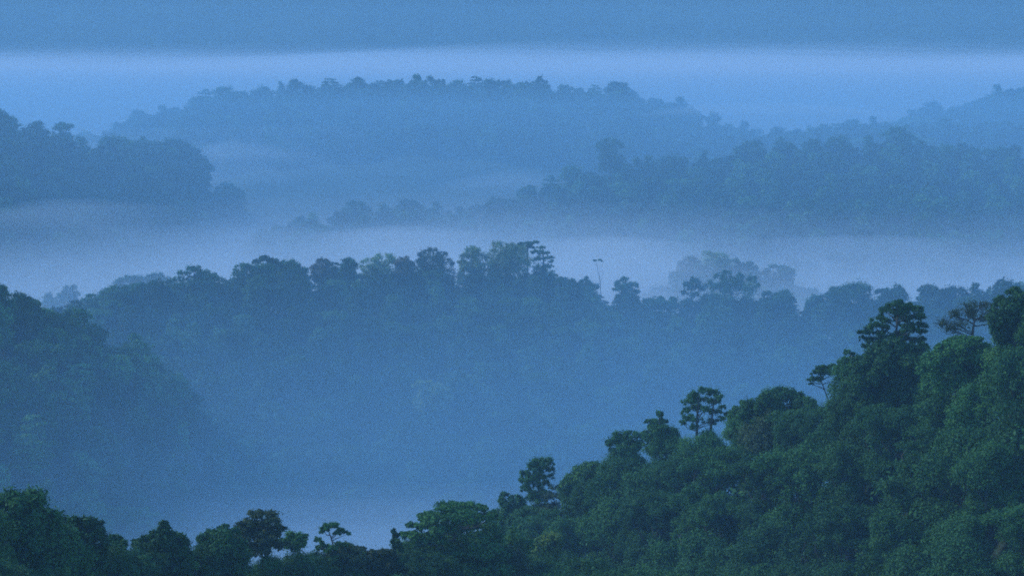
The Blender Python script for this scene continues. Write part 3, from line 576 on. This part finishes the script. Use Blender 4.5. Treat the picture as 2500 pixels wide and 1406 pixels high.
for k, (zt, dn) in enumerate(((-146, .0016), (-152, .0034), (-158, .0055))):
    bank(('upper', 'middle', 'lower')[k] + ' sheet of the pale mist on the valley floor beyond the near trees', -500 + 20 * k, 150 - 30 * k, 680, 1090 - 4 * k, zt, -217 - .4 * k, 2.5, 110, air('mist_air_low', (0.85, 0.95, 0.98), dn), 43 + 10 * k, edge=150)
M_TOP = lambda z0: (lambda X, Y: z0 + 4.0 * np.exp(-((X - 20) / 90) ** 2) - 3.0 * np.clip((X - 120) / 200, 0, 1) - 2.0 * np.clip((-X - 60) / 160, 0, 1))
for k, (zt, dn) in enumerate(((-104, .0003), (-113, .0009), (-122, .0020), (-131, .0034), (-141, .0050))):
    bank(('faintest veil', 'highest thin veil', 'upper sheet', 'bright lower sheet', 'dense bottom sheet')[k] + ' of the white mist behind the middle ridge crowns', -1300, 1300, 1345 + 6 * k, 2060 + 12 * k, M_TOP(zt), -218 - .5 * k, 4.5, 210 + 40 * k, air('mist_air_mid', W_, dn), 44 + 10 * k, edge=60)
for k, (zt, dn) in enumerate(((-76, .0008), (-84, .0018), (-92, .0030), (-101, .0040))):
    bank(('top', 'upper', 'middle', 'lower')[k] + ' part of the pale mist between the left back ridge and the far ridge', -620, 60 - 40 * k, 2070, 2580 - 30 * k, zt, -220.5 - .4 * k, 4, 130, air('mist_air_side', W_, dn), 45 + 10 * k, edge=200)
F_TOP = lambda z0, q: (lambda X, Y: z0 + 2.6 * np.sin(X / 175 + q) + 1.5 * np.sin(X / 71 + 2 * q) + 1.6 * np.clip(X / 300, -1, 1))
for k, (zt, dn) in enumerate(((-9, .00005), (-13, .0001), (-17, .0002), (-22, .0005), (-28, .0011), (-35, .0015))):
    bank(('faintest top', 'faint', 'thin upper', 'upper middle', 'lower middle', 'thick lower')[k] + ' layer of the wide white mist band behind the far ridge', -2800, 2800, 2690 + 8 * k, 4350 + 9 * k, F_TOP(zt, .5 * k), -223 - .5 * k, 1.2, 300 + 60 * k, air('mist_air_far', (0.86, 0.92, 0.96), dn), 46 + 10 * k, edge=260, nx=200)
bank('deep blue haze lying over the back ridges', -2800, 2800, 1480, 4420, -38, -227, 3, 700, air('mist_air_back', (0.38, 0.72, 0.95), 0.0009), 47, edge=200)

# thin drifting lenses of mist
for k, (lb, px, py, y, hw, th, dn) in enumerate((
        ('soft pale drift of mist over the foot of the far long ridge', 590, 362, 2260, 210, 10, .0026),
        ('bright drift of mist behind the crowns right of the summit', 1500, 620, 1520, 330, 9, .0042),
        ('bright drift of mist behind the crowns left of the summit', 960, 596, 1500, 300, 8, .0036),
        ('thin drift of mist across the lower left back ridge', 120, 520, 1720, 330, 9, .0022),
        ('thin drift of mist under the right back ridge', 2150, 610, 1640, 420, 8, .0026),
        ('pale drift of mist in the hollow left of the large smooth dome', 1240, 436, 2180, 200, 8, .0024),
        ('streak of mist along the right flank of the far long ridge', 1850, 262, 2560, 380, 9, .0030))):
    c = P(px, py, y); h_ = hw * y / FPX; dy_ = 150 if y > 1200 else 80
    bank(lb, c[0] - h_, c[0] + h_, y - dy_, y + dy_, c[2] + th * .5, c[2] - th * .5, 1.2, 60, air('mist_air_drift', W_, dn), 500 + k, edge=min(h_, dy_) * .98, nx=60, ny=50)


# ------------------------------------------------------------------ labels of the generic trees
ORD = ['first', 'second', 'third', 'fourth', 'fifth', 'sixth', 'seventh', 'eighth', 'ninth', 'tenth', 'eleventh', 'twelfth', 'thirteenth', 'fourteenth', 'fifteenth', 'sixteenth', 'seventeenth', 'eighteenth', 'nineteenth', 'twentieth']
ORD += ['twenty-' + o for o in ORD[:9]] + ['thirtieth'] + ['thirty-' + o for o in ORD[:9]] + ['fortieth'] + ['forty-' + o for o in ORD[:9]]
MARKS = [('the dense dome-shaped tree', 1905, 1000), ('the twin-trunked tree', 1715, 1010), ('the tall tiered tree', 2190, 800), ('the leafless wide tree', 2370, 785), ('the big layered tree', 1110, 1290),
         ('the yellow-green treetop', 1342, 1318), ('the pale forked trunk', 1662, 1322), ('the umbrella-shaped tree', 645, 1300), ('the pointed dark tree', 400, 1310), ('the dark corner tree', 60, 1280),
         ('the dome-topped light tree', 1440, 1160), ('the dark tree with sky holes', 1525, 1095), ('the thin leaning pale trunk', 2300, 915), ('the airy little tree', 810, 1315)]
def finish_labels():
    PHR = {'far ridge': 'on the crest of the far long ridge', 'left back ridge': 'on the crest of the left back ridge', 'right back ridge': 'on the crest of the right back ridge',
           'upper right ridge': 'on the upper right ridge behind it', 'right end of the upper ridge': 'on the highest ridge at the right edge', 'left spur': 'on top of the left spur'}
    PHR['upper right ridge'] = 'on the faint upper right ridge'
    for zone, ph in PHR.items():
        L = sorted([t for t in TREES if t[5] == zone], key=lambda t: t[1])
        n = 0
        for t in L:
            n += 1
            if zone == 'right back ridge' and t[1] > 1490 and n and not getattr(finish_labels, 'hero_counted', False):
                n += 1; finish_labels.hero_counted = True       # the large smooth dome stands here
            t[0]['label'] = f"hazy {WORD[t[4]]} tree {ph}, {ORD[n - 1]} from its left end"; t[0]['group'] = 'trees on the left spur' if zone == 'left spur' else FARG
    by = {}
    for t in [t for t in TREES if t[5] in ('right slope', 'foot of the slope')]:
        m = min(MARKS, key=lambda k: (k[1] - t[1]) ** 2 + (k[2] - t[2]) ** 2); dx, dy = t[1] - m[1], t[2] - m[2]
        a = math.degrees(math.atan2(dy, dx)) % 360
        d = ['right of', 'below and right of', 'below', 'below and left of', 'left of', 'above and left of', 'above', 'above and right of'][int(((a + 22.5) % 360) // 45)]
        by.setdefault((t[3], t[4], d, m[0]), []).append((math.hypot(dx, dy), t))
    for (col, kind, d, m), L in by.items():
        L.sort(key=lambda q: q[0])
        for i, (_, t) in enumerate(L):
            which = '' if len(L) == 1 else ('nearest one ' if i == 0 else ORD[i] + ' nearest ')
            t[0]['label'] = f"{col} {WORD[kind]} tree, {which}{d} {m}"; t[0]['group'] = NEAR
finish_labels()
